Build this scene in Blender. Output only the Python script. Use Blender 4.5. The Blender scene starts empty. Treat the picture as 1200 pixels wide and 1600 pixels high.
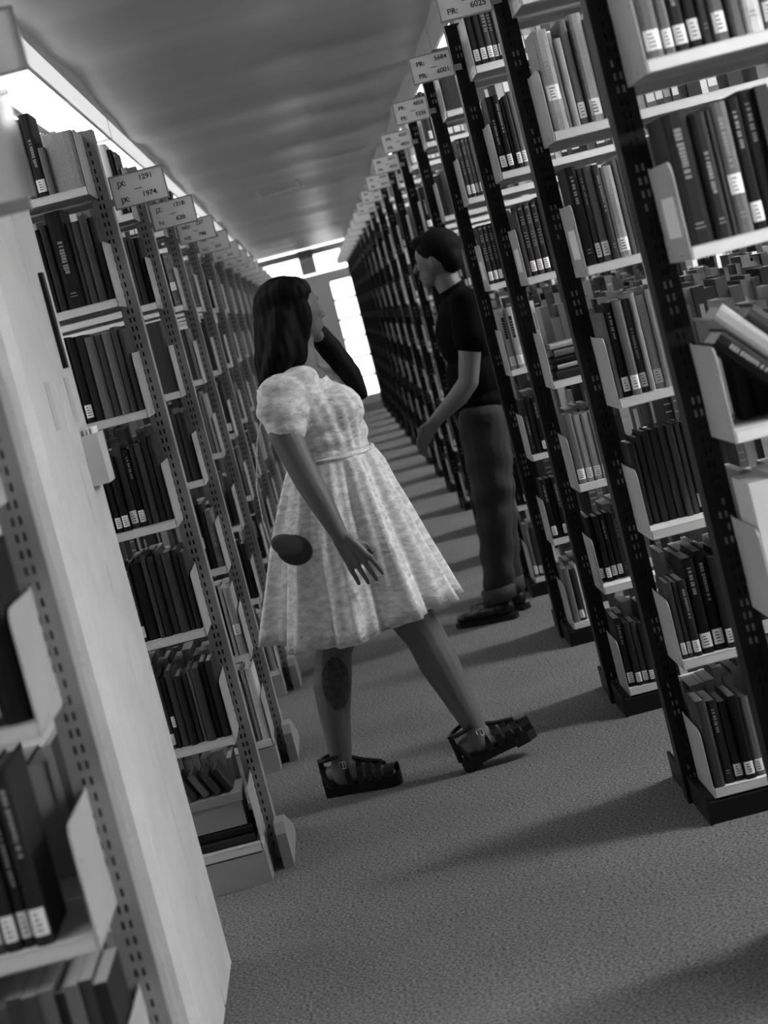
import bpy, bmesh, math, random
from mathutils import Vector, Matrix, Euler
random.seed(7)
S = bpy.context.scene
COL = S.collection
R = math.radians

# ------------------------------------------------------------------ camera, world, exposure
PITCH, YAW, ROLL, FPX = R(5.53), R(.511), R(14.383), 3319.3
Fv = Vector((math.sin(YAW)*math.cos(PITCH), math.cos(YAW)*math.cos(PITCH), -math.sin(PITCH)))
Rv = Vector((math.cos(YAW), -math.sin(YAW), 0)); Uv = Rv.cross(Fv)
right = Rv*math.cos(ROLL) - Uv*math.sin(ROLL)
up = Rv*math.sin(ROLL) + Uv*math.cos(ROLL)
cam = bpy.data.cameras.new('camera'); camo = bpy.data.objects.new('camera', cam); COL.objects.link(camo)
M = Matrix((right, up, -Fv)).transposed().to_4x4(); M.translation = Vector((0, 0, 1.5))
camo.matrix_world = M
cam.sensor_fit = 'VERTICAL'; cam.sensor_height = 24; cam.sensor_width = 18; cam.lens = FPX/1600*24
cam.clip_start = .05; cam.clip_end = 200
cam.dof.use_dof = True; cam.dof.focus_distance = 6.3; cam.dof.aperture_fstop = 3.6
S.camera = camo
S.view_settings.view_transform = 'Standard'; S.view_settings.look = 'None'
S.view_settings.gamma = 1; S.view_settings.use_curve_mapping = False
S.view_settings.exposure = 0.25
W = bpy.data.worlds.new('daylight'); S.world = W; W.use_nodes = True
W.node_tree.nodes['Background'].inputs[0].default_value = (1, 1, 1, 1)
W.node_tree.nodes['Background'].inputs[1].default_value = 3.0
LAMP = 2.4          # radiance of the fluorescent lenses

CROSS, CROSSL = 125.0, 30.0        # radiance of the added lamps between the bookcases

# ------------------------------------------------------------------ materials
def mat(name, v, rough=.6, metal=0, noise=0, nscale=20, bump=0, bscale=200, emit=0, spec=.5, stretch=None, trans=0):
    m = bpy.data.materials.new(name); m.use_nodes = True
    nt = m.node_tree; b = nt.nodes['Principled BSDF']
    b.inputs['Base Color'].default_value = (v, v, v, 1)
    b.inputs['Roughness'].default_value = rough; b.inputs['Metallic'].default_value = metal
    b.inputs['Specular IOR Level'].default_value = spec
    if trans: b.inputs['Transmission Weight'].default_value = trans
    tc = nt.nodes.new('ShaderNodeTexCoord'); vec = tc.outputs['Object']
    if stretch:
        mp = nt.nodes.new('ShaderNodeMapping'); mp.inputs['Scale'].default_value = stretch
        nt.links.new(vec, mp.inputs[0]); vec = mp.outputs[0]
    if noise:
        n = nt.nodes.new('ShaderNodeTexNoise'); n.inputs['Scale'].default_value = nscale; n.inputs['Detail'].default_value = 5
        nt.links.new(vec, n.inputs['Vector'])
        r = nt.nodes.new('ShaderNodeMapRange'); r.inputs['From Min'].default_value = .3; r.inputs['From Max'].default_value = .7
        r.inputs['To Min'].default_value = v*(1-noise); r.inputs['To Max'].default_value = v*(1+noise)
        nt.links.new(n.outputs['Fac'], r.inputs['Value']); nt.links.new(r.outputs[0], b.inputs['Base Color'])
    if bump:
        n = nt.nodes.new('ShaderNodeTexNoise'); n.inputs['Scale'].default_value = bscale; n.inputs['Detail'].default_value = 3
        nt.links.new(vec, n.inputs['Vector'])
        bp = nt.nodes.new('ShaderNodeBump'); bp.inputs['Strength'].default_value = bump; bp.inputs['Distance'].default_value = .004
        nt.links.new(n.outputs['Fac'], bp.inputs['Height']); nt.links.new(bp.outputs[0], b.inputs['Normal'])
    if emit:
        b.inputs['Emission Color'].default_value = (1, 1, 1, 1); b.inputs['Emission Strength'].default_value = emit
    return m
def carpet():
    m = mat('carpet', .16, .95, spec=.1)
    nt = m.node_tree; b = nt.nodes['Principled BSDF']; tc = nt.nodes.new('ShaderNodeTexCoord')
    a = nt.nodes.new('ShaderNodeTexNoise'); a.inputs['Scale'].default_value = 125; a.inputs['Detail'].default_value = 4; a.inputs['Roughness'].default_value = .7
    c = nt.nodes.new('ShaderNodeTexNoise'); c.inputs['Scale'].default_value = 2.2; c.inputs['Detail'].default_value = 3
    nt.links.new(tc.outputs['Object'], a.inputs['Vector']); nt.links.new(tc.outputs['Object'], c.inputs['Vector'])
    r = nt.nodes.new('ShaderNodeMapRange'); r.inputs['From Min'].default_value = .33; r.inputs['From Max'].default_value = .67
    r.inputs['To Min'].default_value = .015; r.inputs['To Max'].default_value = .25
    r2 = nt.nodes.new('ShaderNodeMapRange'); r2.inputs['To Min'].default_value = .8; r2.inputs['To Max'].default_value = 1.2
    mu = nt.nodes.new('ShaderNodeMath'); mu.operation = 'MULTIPLY'
    nt.links.new(a.outputs['Fac'], r.inputs['Value']); nt.links.new(c.outputs['Fac'], r2.inputs['Value'])
    nt.links.new(r.outputs[0], mu.inputs[0]); nt.links.new(r2.outputs[0], mu.inputs[1]); nt.links.new(mu.outputs[0], b.inputs['Base Color'])
    bp = nt.nodes.new('ShaderNodeBump'); bp.inputs['Strength'].default_value = .8; bp.inputs['Distance'].default_value = .006
    nt.links.new(a.outputs['Fac'], bp.inputs['Height']); nt.links.new(bp.outputs[0], b.inputs['Normal'])
    return m
m_carpet = carpet()
m_ceil = mat('ceiling_paint', .50, .38, noise=.12, nscale=1.2, stretch=(.25, 1.6, 1), spec=.6)
m_wall = mat('wall_paint', .45, .8)
m_column = mat('column_paint', .62, .55, noise=.06, nscale=9, bump=.35, bscale=60)
m_joint = mat('joint_dark', .12, .8)
m_shelf = mat('shelf_enamel', .70, .42, noise=.05, nscale=12)
m_shelf_lip = mat('shelf_lip_enamel', .60, .45)
m_shelf_right = mat('bracket_enamel', .40, .45, noise=.06, nscale=10)
m_shelf_left = mat('shelf_enamel_left', .36, .45, noise=.06, nscale=12)
m_black = mat('black_enamel', .007, .5, spec=.2)
m_greypost = mat('grey_enamel', .28, .5, noise=.08, nscale=15)
m_slotdark = mat('slot_shadow', .01, .9)
m_slotlit = mat('slot_light_paint', .45, .4)  # pale paint stands for light coming through the slots
m_white = mat('white_enamel', .8, .5)
m_lens = mat('fluorescent_lens', .8, .5, emit=LAMP)
m_added_lens = mat('added_cross_lens', .8, .5, emit=CROSS)
m_added_lens_dim = mat('added_cross_lens_dim', .8, .5, emit=CROSSL)
m_side = mat('side_lens', .7, .5, emit=.55)
m_sign = mat('sign_card', .85, .5)
m_signframe = mat('sign_frame', .28, .4)
m_ink = mat('printed_ink', .02, .8)
m_plastic = mat('clear_plastic', .9, .1, trans=.9)
m_label = mat('label_paper', .82, .8)
m_pages = mat('page_edges', .45, .9, noise=.2, nscale=60, stretch=(30, 1, 1))
m_gilt = mat('gilt_stamp', .22, .45)
TONES = [.005, .016, .042, .115, .30, .55]
TN = ['black', 'dark charcoal', 'dark grey', 'mid grey', 'light grey', 'pale']
m_book = [mat('book_cloth_%s' % n.replace(' ', '_'), v, .55, noise=.22, nscale=25, spec=.2) for n, v in zip(TN, TONES)]
m_skin = mat('skin', .105, .55, noise=.06, nscale=8)
m_skinm = mat('skin_man', .13, .5)
m_hair = mat('hair', .003, .6, bump=.2, bscale=60, stretch=(6, 6, .6), spec=.08)
m_hairm = mat('short_hair', .004, .7, bump=.5, bscale=200, spec=.08)
m_dress = mat('white_eyelet_cotton', .66, .9, noise=.28, nscale=55, bump=.8, bscale=70, stretch=(.6, .6, 1.3), spec=.2)
m_leather = mat('black_leather', .005, .3, spec=.35)
m_sole = mat('black_sole', .006, .5, spec=.25)
m_shirt = mat('black_tshirt', .004, .95, spec=.05)
m_trouser = mat('dark_trousers', .016, .9, noise=.15, nscale=12, bump=.4, bscale=20)
m_cuff = mat('trouser_cuff', .03, .9)
m_chrome = mat('buckle_metal', .7, .25, metal=1)
m_bag = mat('grey_bag', .018, .5)
m_tattoo = mat('tattoo_ink', .035, .6, noise=.6, nscale=60)
m_glass = mat('window_glass', .95, .1, trans=1)
m_mullion = mat('mullion', .10, .6)
m_tag = mat('paper_tag', .5, .7)
m_card = mat('grey_cardboard', .2, .8)

# ------------------------------------------------------------------ helpers
def box(bm, x0, x1, y0, y1, z0, z1, mi=0):
    v = [bm.verts.new((x, y, z)) for z in (z0, z1) for y in (y0, y1) for x in (x0, x1)]
    fs = [(0, 2, 3, 1), (4, 5, 7, 6), (0, 1, 5, 4), (2, 6, 7, 3), (0, 4, 6, 2), (1, 3, 7, 5)]
    for f in fs:
        q = bm.faces.new([v[i] for i in f]); q.material_index = mi
    return v
def prism(bm, pts, axis, a, b, mi=0):
    """extrude a closed 2D outline; axis x: pts=(y,z); axis y: pts=(x,z); axis z: pts=(x,y)"""
    def p3(p, t):
        return (t, p[0], p[1]) if axis == 'x' else ((p[0], t, p[1]) if axis == 'y' else (p[0], p[1], t))
    A = [bm.verts.new(p3(p, a)) for p in pts]; B = [bm.verts.new(p3(p, b)) for p in pts]
    n = len(pts); fs = [bm.faces.new(A), bm.faces.new(B[::-1])]
    for i in range(n): fs.append(bm.faces.new((A[i], B[i], B[(i+1) % n], A[(i+1) % n])))
    for f in fs: f.material_index = mi
def tube(bm, pts, r, seg=8, mi=0):
    rings = []
    for i, p in enumerate(pts):
        p = Vector(p); d = (Vector(pts[min(i+1, len(pts)-1)]) - Vector(pts[max(i-1, 0)])).normalized()
        a = d.cross(Vector((0, 0, 1)));
        if a.length < .1: a = d.cross(Vector((1, 0, 0)))
        a.normalize(); b = d.cross(a); rr = r[i] if isinstance(r, (list, tuple)) else r
        rings.append([bm.verts.new(p + a*math.cos(t)*rr + b*math.sin(t)*rr) for t in [2*math.pi*k/seg for k in range(seg)]])
    for A, B in zip(rings, rings[1:]):
        for k in range(seg):
            f = bm.faces.new((A[k], A[(k+1) % seg], B[(k+1) % seg], B[k])); f.material_index = mi
    bm.faces.new(rings[0][::-1]).material_index = mi; bm.faces.new(rings[-1]).material_index = mi
def mesh(name, bm, mats, smooth=False):
    bmesh.ops.recalc_face_normals(bm, faces=bm.faces)
    me = bpy.data.meshes.new(name); bm.to_mesh(me); bm.free()
    for m in (mats if isinstance(mats, (list, tuple)) else [mats]): me.materials.append(m)
    if smooth:
        for p in me.polygons: p.use_smooth = True
    return me
def link(name, me, parent=None, loc=(0, 0, 0)):
    o = bpy.data.objects.new(name, me); COL.objects.link(o); o.location = loc
    if parent: o.parent = parent
    return o
def part(name, bm, mats, parent=None, loc=(0, 0, 0), smooth=False):
    return link(name, mesh(name, bm, mats, smooth), parent, loc)
def tag(o, label, cat, group=None):
    o['label'] = label; o['category'] = cat
    if group: o['group'] = group
    return o
def thing(name, label, cat, loc=(0, 0, 0), group=None):
    return tag(link(name, None, None, loc), label, cat, group)
def struct(name, bm, mats, label=None):
    o = part(name, bm, mats); o['kind'] = 'structure'
    if label: o['label'] = label; o['category'] = 'column' if 'column' in label else 'fitting'
    return o
ORD = ['zeroth', 'first', 'second', 'third', 'fourth', 'fifth', 'sixth', 'seventh', 'eighth', 'ninth', 'tenth', 'eleventh', 'twelfth',
       'thirteenth', 'fourteenth', 'fifteenth', 'sixteenth', 'seventeenth', 'eighteenth', 'nineteenth', 'twentieth', 'twenty-first', 'twenty-second']

# ------------------------------------------------------------------ room shell
X0, X1, Y0, Y1, ZC = -4.2, 4.4, -3.0, 33.2, 2.545
bm = bmesh.new(); box(bm, X0-.1, X1+.1, Y0-.1, Y1+.1, -.1, 0); struct('floor', bm, m_carpet)
bm = bmesh.new(); rows = []     # ceiling waved to bring out soft light and dark bands
for j in range(361):
    y = Y0-.1 + (Y1-Y0+.2)*j/360
    z = ZC + .020*math.sin(2*math.pi*(y-11.0)/4.2) + .010*math.sin(2*math.pi*(y-6.1)/1.474)
    rows.append([bm.verts.new((x, y, z+dz)) for x, dz in ((X0-.1, 0), (X1+.1, 0), (X1+.1, .15), (X0-.1, .15))])
for A, B in zip(rows, rows[1:]):
    for k in range(4):
        f = bm.faces.new((A[k], A[(k+1) % 4], B[(k+1) % 4], B[k])); f.smooth = k == 0
bm.faces.new(rows[0]); bm.faces.new(rows[-1][::-1])
bmesh.ops.recalc_face_normals(bm, faces=bm.faces)
struct('ceiling', bm, m_ceil)
bm = bmesh.new(); box(bm, X0-.1, X0, Y0, Y1, 0, ZC); struct('wall_left', bm, m_wall)
bm = bmesh.new(); box(bm, X1, X1+.1, Y0, Y1, 0, ZC); struct('wall_right', bm, m_wall)
bm = bmesh.new(); box(bm, X0-.1, X1+.1, Y0-.1, Y0, 0, ZC); struct('wall_front', bm, m_wall)
# far wall with a tall narrow window and a clerestory band
WX0, WX1, WZ0, WZ1 = .352, .745, .11, 1.99      # tall window
CX0, CX1, CZ0, CZ1 = -1.6, 2.2, 2.12, 2.46      # clerestory
bm = bmesh.new()
box(bm, X0-.1, WX0, Y1, Y1+.12, 0, CZ0); box(bm, WX1, X1+.1, Y1, Y1+.12, 0, CZ0)
box(bm, WX0, WX1, Y1, Y1+.12, 0, WZ0); box(bm, WX0, WX1, Y1, Y1+.12, WZ1, CZ0)
box(bm, X0-.1, CX0, Y1, Y1+.12, CZ0, ZC); box(bm, CX1, X1+.1, Y1, Y1+.12, CZ0, ZC); box(bm, CX0, CX1, Y1, Y1+.12, CZ1, ZC)
struct('wall_back', bm, m_wall)
def window(n, x0, x1, z0, z1, vs, hs, extra=None):
    bm = bmesh.new(); fw = .018
    box(bm, x0, x1, Y1+.02, Y1+.05, z0, z0+fw); box(bm, x0, x1, Y1+.02, Y1+.05, z1-fw, z1)
    box(bm, x0, x0+fw, Y1+.02, Y1+.05, z0, z1); box(bm, x1-fw, x1, Y1+.02, Y1+.05, z0, z1)
    for h in hs: box(bm, x0, x1, Y1+.02, Y1+.05, h-.018, h+.018)
    for v in vs: box(bm, v-.012, v+.012, Y1+.02, Y1+.05, z0, z1)
    w = struct('window_%d' % n, bm, m_mullion)
    bm = bmesh.new(); box(bm, x0, x1, Y1+.034, Y1+.038, z0, z1); part('pane', bm, m_glass, w)
    return w
window(1, WX0, WX1, WZ0, WZ1, [], [WZ0+(WZ1-WZ0)*k/6 for k in range(1, 6)])
window(2, CX0, CX1, CZ0, CZ1, [-1.0, 1.3], [])
bm = bmesh.new(); box(bm, -.02, .22, Y1-.25, Y1-.02, 2.16, ZC)
box(bm, .03, .045, Y1-.252, Y1-.25, 2.16, ZC); box(bm, .12, .135, Y1-.252, Y1-.25, 2.16, ZC)
struct('trim_1', bm, mat('duct_grey', .2, .6))
for side, x0, x1, n in (('left', X0, X0+.012, 2), ('right', X1-.012, X1, 3)):
    bm = bmesh.new(); box(bm, x0, x1, Y0, Y1, 0, .1); struct('baseboard_' + side, bm, m_black)
# white painted concrete column beside the nearest left bookcase
bm = bmesh.new()
cx1, cy0, cy1 = -.602, 4.34, 5.2
prism(bm, [(-1.35, cy0), (cx1-.02, cy0), (cx1, cy0+.02), (cx1, 4.83), (cx1-.012, 4.838), (cx1-.012, 4.852), (cx1, 4.86), (cx1, cy1-.012), (cx1-.012, cy1), (-1.35, cy1)], 'z', 0, ZC)
colm = struct('trim_2', bm, m_column, 'white painted concrete column beside nearest left bookcase')
bm = bmesh.new(); box(bm, cx1-.012, cx1-.0105, 4.839, 4.851, .02, 2.3); part('joint', bm, m_joint, colm)
# thin white rod standing in for a bright streak on the ceiling
bm = bmesh.new(); tube(bm, [(-.22, 16.9, ZC-.035), (.17, 16.75, ZC-.035)], .012); box(bm, -.20, -.17, 16.86, 16.93, ZC-.05, ZC+.02); box(bm, .12, .15, 16.72, 16.8, ZC-.05, ZC+.02)
struct('trim_3', bm, m_white)

# ------------------------------------------------------------------ continuous fluorescent luminaires over the bookcase ends
def luminaire(x0, sgn, y0, y1, label):
    t = thing('ceiling_light', label, 'ceiling light', (x0, y0, 2.42), 'fluorescent ceiling lights above the bookcase ends')
    L = y1-y0
    X = lambda a: sgn*a
    bm = bmesh.new()
    def bx(a, b, z0, z1): box(bm, min(X(a), X(b)), max(X(a), X(b)), 0, L, z0, z1)
    bx(.001, .012, 0, .16); bx(.33, .342, 0, .1); bx(0, .342, .085, .1); bx(.16, .19, -.006, .085)
    box(bm, min(X(0), X(.342)), max(X(0), X(.342)), 0, .012, 0, .1); box(bm, min(X(0), X(.342)), max(X(0), X(.342)), L-.012, L, 0, .1)
    part('housing', bm, m_white, t)
    if sgn < 0:
        bm = bmesh.new(); box(bm, -.0005, .0008, .01, L-.01, .004, .085); part('side_lens', bm, m_side, t)
    for a, b in ((.014, .158), (.192, .328)):
        bm = bmesh.new()
        pts = [(X(a), .03), (X(a+.02), .012), (X(b-.02), .012), (X(b), .03)]
        pts += [(X(b), .05), (X(a), .05)]
        prism(bm, pts, 'y', .014, L-.014)
        part('lens', bm, m_lens, t)
    return t
SEG = 2.948
names_l = []
for n in range(10):
    y = 3.05 + n*SEG
    if n == 0: lab = 'long fluorescent ceiling light over the nearest left bookcases'
    else: lab = '%s fluorescent ceiling light from the front, left of the aisle' % ORD[n+1]
    luminaire(-.628, -1, y, y+SEG-.02, lab)
def added_cross_light(x0, sgn, yc, label):  # unseen lamps added to throw light bands across the aisle floor
    t = thing('ceiling_light', label, 'ceiling light', (x0, yc, 2.40), 'added unseen lights between the bookcases')
    L = 2.4; a, b = (0, L) if sgn > 0 else (-L, 0)
    bm = bmesh.new(); box(bm, a, b, -.05, .05, .045, .07); box(bm, a+.3, a+.33, -.02, .02, .07, .12); box(bm, b-.33, b-.3, -.02, .02, .07, .12)
    box(bm, a, a+.01, -.05, .05, 0, .045); box(bm, b-.01, b, -.05, .05, 0, .045); part('housing', bm, m_white, t)
    bm = bmesh.new(); prism(bm, [(-.045, .044), (-.038, .012), (-.02, 0), (.02, 0), (.038, .012), (.045, .044)], 'x', a+.011, b-.011); part('lens', bm, m_added_lens if sgn > 0 else m_added_lens_dim, t)
for n in range(-1, 19):
    added_cross_light(1.75, 1, 3.828+1.474*n-.457, '%s added cross-wise light between the right bookcases' % ORD[n+2])
for n in range(-1, 20):
    added_cross_light(-1.55, -1, 2.915+1.474*n-.457, '%s added cross-wise light between the left bookcases' % ORD[n+2])
for n in range(10):
    y = 2.9 + n*SEG
    luminaire(.735, 1, y, y+SEG-.02, '%s fluorescent ceiling light from the front, right of the aisle' % ORD[n+1])

# ------------------------------------------------------------------ bookcases
SL = .90; SD = .245; PD = .07; BOX = 2*SD+PD
def shelf_mesh(sx, sy):
    bm = bmesh.new()
    def b(x0, x1, y0, y1, z0, z1):
        box(bm, min(sx*x0, sx*x1), max(sx*x0, sx*x1), min(sy*y0, sy*y1), max(sy*y0, sy*y1), z0, z1)
    b(.003, SL-.003, 0, SD, .0205, .0235); b(.003, SL-.003, 0, .003, 0, .0235); b(.003, SL-.003, 0, .018, 0, .002); b(.003, SL-.003, SD-.003, SD, 0, .0235)
    b(.003, SL-.003, SD-.02, SD, 0, .002)
    return mesh('shelf', bm, m_shelf if sx > 0 else m_shelf_lip)
def bracket_mesh(sx, sy):
    bm = bmesh.new(); H = .182; r = .03
    pts = [(0, 0), (0, H-r)] + [(r-r*math.cos(a), H-r+r*math.sin(a)) for a in (R(30), R(60), R(90))] + [(SD-.02, H), (SD+.006, H+.004), (SD+.006, H-.04), (SD-.004, H-.045), (SD-.004, .05), (SD+.006, .045), (SD+.006, .01), (SD, 0)]
    pts = [(sy*p[0], p[1]) for p in pts]
    prism(bm, pts, 'x', -.0012*sx, .0012*sx)
    for yy, zz in ((.018, .03), (.018, .012), (.1, .012), (SD-.03, .03), (.03, .125)):
        bmesh.ops.create_uvsphere(bm, u_segments=8, v_segments=5, radius=.0045, matrix=Matrix.Translation((-.0015*sx, sy*yy, zz)) @ Matrix.Diagonal((.4, 1, 1, 1)))
    return mesh('shelf_bracket', bm, m_shelf_right if sx > 0 else m_shelf_left)
def post_mesh(side, H):
    """slotted steel upright; x from 0 (aisle edge) outward"""
    bm = bmesh.new(); w = .052; s = 1 if side == 'R' else -1
    cx = .027; sw = .0052; cols = [cx-.0058, cx+.0058]
    pitch = .0254; n = int((H-.06)/pitch)
    xs = [0, cols[0]-sw/2, cols[0]+sw/2, cols[1]-sw/2, cols[1]+sw/2, w]
    rnd = random.Random(3 if side == 'R' else 4)
    for y, sy in ((0, 1), (PD, -1)):
        zs = [0.0]
        for k in range(n): zs += [.04+k*pitch, .04+k*pitch+.014]
        zs.append(H)
        for j in range(len(zs)-1):
            hole_row = j % 2 == 1
            for i in range(5):
                hole = hole_row and i in (1, 3)
                yy = y + (.005*sy if hole else 0)
                f = bm.faces.new([bm.verts.new((s*X, yy, Z)) for X, Z in ((xs[i], zs[j]), (xs[i+1], zs[j]), (xs[i+1], zs[j+1]), (xs[i], zs[j+1]))])
                if hole:
                    f.material_index = 2 if (side == 'R' and math.sin(j*.37+.6) + rnd.uniform(-.5, .5) > .45) else 1
                    for (xa, za, xb, zb) in ((xs[i], zs[j], xs[i], zs[j+1]), (xs[i+1], zs[j], xs[i+1], zs[j+1]), (xs[i], zs[j], xs[i+1], zs[j]), (xs[i], zs[j+1], xs[i+1], zs[j+1])):
                        bm.faces.new([bm.verts.new(q) for q in ((s*xa, y, za), (s*xa, yy, za), (s*xb, yy, zb), (s*xb, y, zb))])
    for x in (0, w):
        bm.faces.new([bm.verts.new((s*x, yy, zz)) for yy, zz in ((0, 0), (PD, 0), (PD, H), (0, H))])
    bm.faces.new([bm.verts.new((s*xx, yy, H)) for xx, yy in ((0, 0), (w, 0), (w, PD), (0, PD))])
    bmesh.ops.remove_doubles(bm, verts=bm.verts, dist=.00005)
    me = bpy.data.meshes.new('upright'); bm.to_mesh(me); bm.free()
    for m in ((m_black if side == 'R' else m_greypost), m_slotdark, m_slotlit): me.materials.append(m)
    return me
def text_mesh(s, size):
    cu = bpy.data.curves.new('t', 'FONT'); cu.body = s; cu.size = size; cu.extrude = .0004; cu.offset = size*.012
    o = bpy.data.objects.new('t', cu); COL.objects.link(o)
    bpy.context.view_layer.update()
    me = bpy.data.meshes.new_from_object(o.evaluated_get(bpy.context.evaluated_depsgraph_get()))
    bpy.data.objects.remove(o); me.materials.clear(); me.materials.append(m_ink)
    me.transform(Matrix.Rotation(R(90), 4, 'X'))
    return me
XR, XL = .686, -.511
ZR = [2.115-.342*i for i in range(7)]; ZL = [1.976-.314*i for i in range(7)]
YRk = lambda k: 3.828+1.474*k
YLk = lambda k: 2.915+1.474*k
SH = {(s, y): shelf_mesh(s, y) for s in (1, -1) for y in (1, -1)}
BR = {(s, y): bracket_mesh(s, y) for s in (1, -1) for y in (1, -1)}
POST = {'R': post_mesh('R', 2.31), 'L': post_mesh('L', 2.17)}
bm = bmesh.new(); prism(bm, [(-.005, 0), (BOX+.005, 0), (BOX+.005, .055), (BOX-.02, .062), (.02, .062), (-.005, .055)], 'x', -.022, SL+.05)
box(bm, -.03, -.022, -.012, BOX+.012, .0, .075)
BASE_R = mesh('base', bm, m_black)
bm = bmesh.new(); box(bm, -SL-.05, .004, -.004, BOX+.004, 0, .088)
BASE_L = mesh('base', bm, m_greypost)
bm = bmesh.new(); prism(bm, [(-.02, 0), (PD+.3, 0), (PD+.3, .03), (PD+.02, .13), (.0, .13), (-.02, .10)], 'x', 0, .03)
FOOT_L = mesh('foot', bm, m_greypost)
SIGN = {('R', 1): ('PR:', '5025', 'PR:', '6025'), ('R', 2): ('PR:', '5684', 'PR:', '6001:'), ('R', 3): ('PR:', '4858', 'PR:', '5236'),
        ('R', 4): ('PR:', '4037', 'PR:', '4856'), ('R', 5): ('PR:', '3671', 'PR:', '4036'), ('R', 6): ('PR:', '3404', 'PR:', '3670'),
        ('L', 2): ('JX:', '1291', 'JX:', '1974.'), ('L', 3): ('JZ:', '1318:', 'N:', '620:'), ('L', 4): ('ND:', '237', 'NE:', '790')}
def sign(parent, side, k, x, y, z, w, h):
    bm = bmesh.new()
    for a in ((-.004, 0, 0, h), (w, w+.004, 0, h), (-.004, w+.004, -.004, 0), (-.004, w+.004, h, h+.004)):
        box(bm, a[0], a[1], -.004, .006, a[2], a[3])
    box(bm, w if side == 'R' else -.03, w+.03 if side == 'R' else 0, 0, .004, .01, .03)
    s = part('sign', bm, m_signframe, parent, (x, y, z))
    bm = bmesh.new(); box(bm, 0, w, 0, .004, 0, h); part('card', bm, m_sign, s)
    t = SIGN.get((side, k), (('PR:', '%d' % (3400-137*k), 'PR:', '%d' % (3540-137*k)) if side == 'R' else ('NB:', '%d' % (60+37*k), 'NC:', '%d' % (80+37*k))))
    if k <= 8:
        fs = .021
        for str_, px, pz in ((t[0], .018, h-.03), (t[1], .08, h-.024), (t[2], .018, .012), (t[3], .08, .016), ('\u2014', .062, h/2-.007)):
            o = link('lettering', text_mesh(str_, fs), s, (px, -.0012, pz))
    return s
def shelf_unit(side, k):
    s = 1 if side == 'R' else -1; x = XR if side == 'R' else XL; y = (YRk if side == 'R' else YLk)(k); zs = ZR if side == 'R' else ZL
    n = k+1 if side == 'R' else (k+1 if k == 0 else k)
    who = {1: 'nearest'}.get(n, ORD[n])
    lab = '%s %s steel bookcase from the front, %s of the aisle' % (who, 'black-posted' if side == 'R' else 'grey-posted', 'right' if side == 'R' else 'left')
    if n == 1: lab = 'nearest %s steel bookcase, %s of the aisle' % ('black-posted' if side == 'R' else 'grey-posted', 'right' if side == 'R' else 'left')
    t = thing('bookcase', lab, 'bookcase', (x, y, 0), 'bookcases along the %s side of the aisle' % ('right' if side == 'R' else 'left'))
    px = (.645-XR) if side == 'R' else (-.478-XL)
    link('upright', POST[side], t, (px, SD, 0)); link('upright', POST[side], t, (px+s*(SL+.006), SD, 0))
    link('base', BASE_R if side == 'R' else BASE_L, t)
    if side == 'L': link('foot', FOOT_L, t, (px-.024+.026, SD-.12, 0))
    for i, z in enumerate(zs):
        for sy, yy, dz in ((1, 0, 0), (-1, BOX, 0)):
            sh = link('shelf', SH[(s, sy)], t, (0, yy, z+dz))
            for q in (0, SL):
                b = link('shelf_bracket', BR[(s, sy)], sh, (s*q, 0, 0))
                if side == 'R' and q == 0 and i == 2 and sy == 1 and k < 5:
                    bm = bmesh.new(); box(bm, -.0030, -.0018, .035, .17, .045, .12)
                    part('shelf_label', bm, m_label, b)
    if side == 'R': sign(t, side, k, .507-XR, SD-.004, 2.152, .132, .082)
    else: sign(t, side, k, -.478-XL+.012, SD-.004, 1.935 if k else 1.955, .15, .088)
    return t
KR = list(range(0, 19)); KL = [0]+list(range(2, 20))
cases = {}
def deep_bay(k):
    t = thing('bookcase', '%s adjoining bookcase bay deeper right, beyond the black-posted end bay' % ORD[k+1], 'bookcase', (XR+SL+.09, YRk(k), 0), 'adjoining bookcase bays deeper on the right')
    link('upright', POST['R'], t, (SL+.01, SD, 0)); link('base', BASE_R, t)
    for i, z in enumerate(ZR):
        for sy, yy in ((1, 0), (-1, BOX)): link('shelf', SH[(1, sy)], t, (0, yy, z))
for k in KR: cases['R', k] = shelf_unit('R', k); deep_bay(k)
for k in KL: cases['L', k] = shelf_unit('L', k)

# ------------------------------------------------------------------ books
# unit templates: x 0..1 thickness, y 0..1 depth, z 0..1 height
def cover_mesh(pattern):
    bm = bmesh.new(); e = .09; se = .03
    pts = [(0, 1), (0, .045), (.10, .015), (.3, 0), (.7, 0), (.9, .015), (1, .045), (1, 1), (1-e, 1), (1-e, .06), (e, .06), (e, 1)]
    prism(bm, pts, 'z', 0, 1)
    def mark(x0, x1, z0, z1): box(bm, x0, x1, -.002, .02, z0, z1, 1)
    if pattern == 'g':
        for z in (.06, .075, .40, .43, .47, .52, .56, .60, .72, .745, .78, .82, .93, .945): mark(.28, .72, z, z+.012)
    if pattern in 'tuv':
        rr = random.Random({'t': 5, 'u': 11, 'v': 23}[pattern]); z = {'t': .5, 'u': .62, 'v': .36}[pattern]
        while z < {'t': .86, 'u': .9, 'v': .7}[pattern]:
            d = rr.uniform(.012, .028); mark(.36+rr.uniform(-.03, .03), .62, z, z+d); z += d+rr.choice((.006, .006, .02))
        mark(.3, .7, .12, .128); mark(.34, .66, .15, .162)
    if pattern == 'b':
        mark(.28, .72, .50, .86)
        for j in range(6): box(bm, .34, .66, -.004, .01, .55+j*.045, .56+j*.045, 2)
    return mesh('cover', bm, [m_book[0], m_gilt if pattern != 'b' else m_book[0], m_gilt])
COV = {p: cover_mesh(p) for p in 'ngtuvb'}
bm = bmesh.new(); box(bm, .092, .908, .062, .97, .012, .978); PAGES = mesh('page_block', bm, m_pages)
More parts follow.
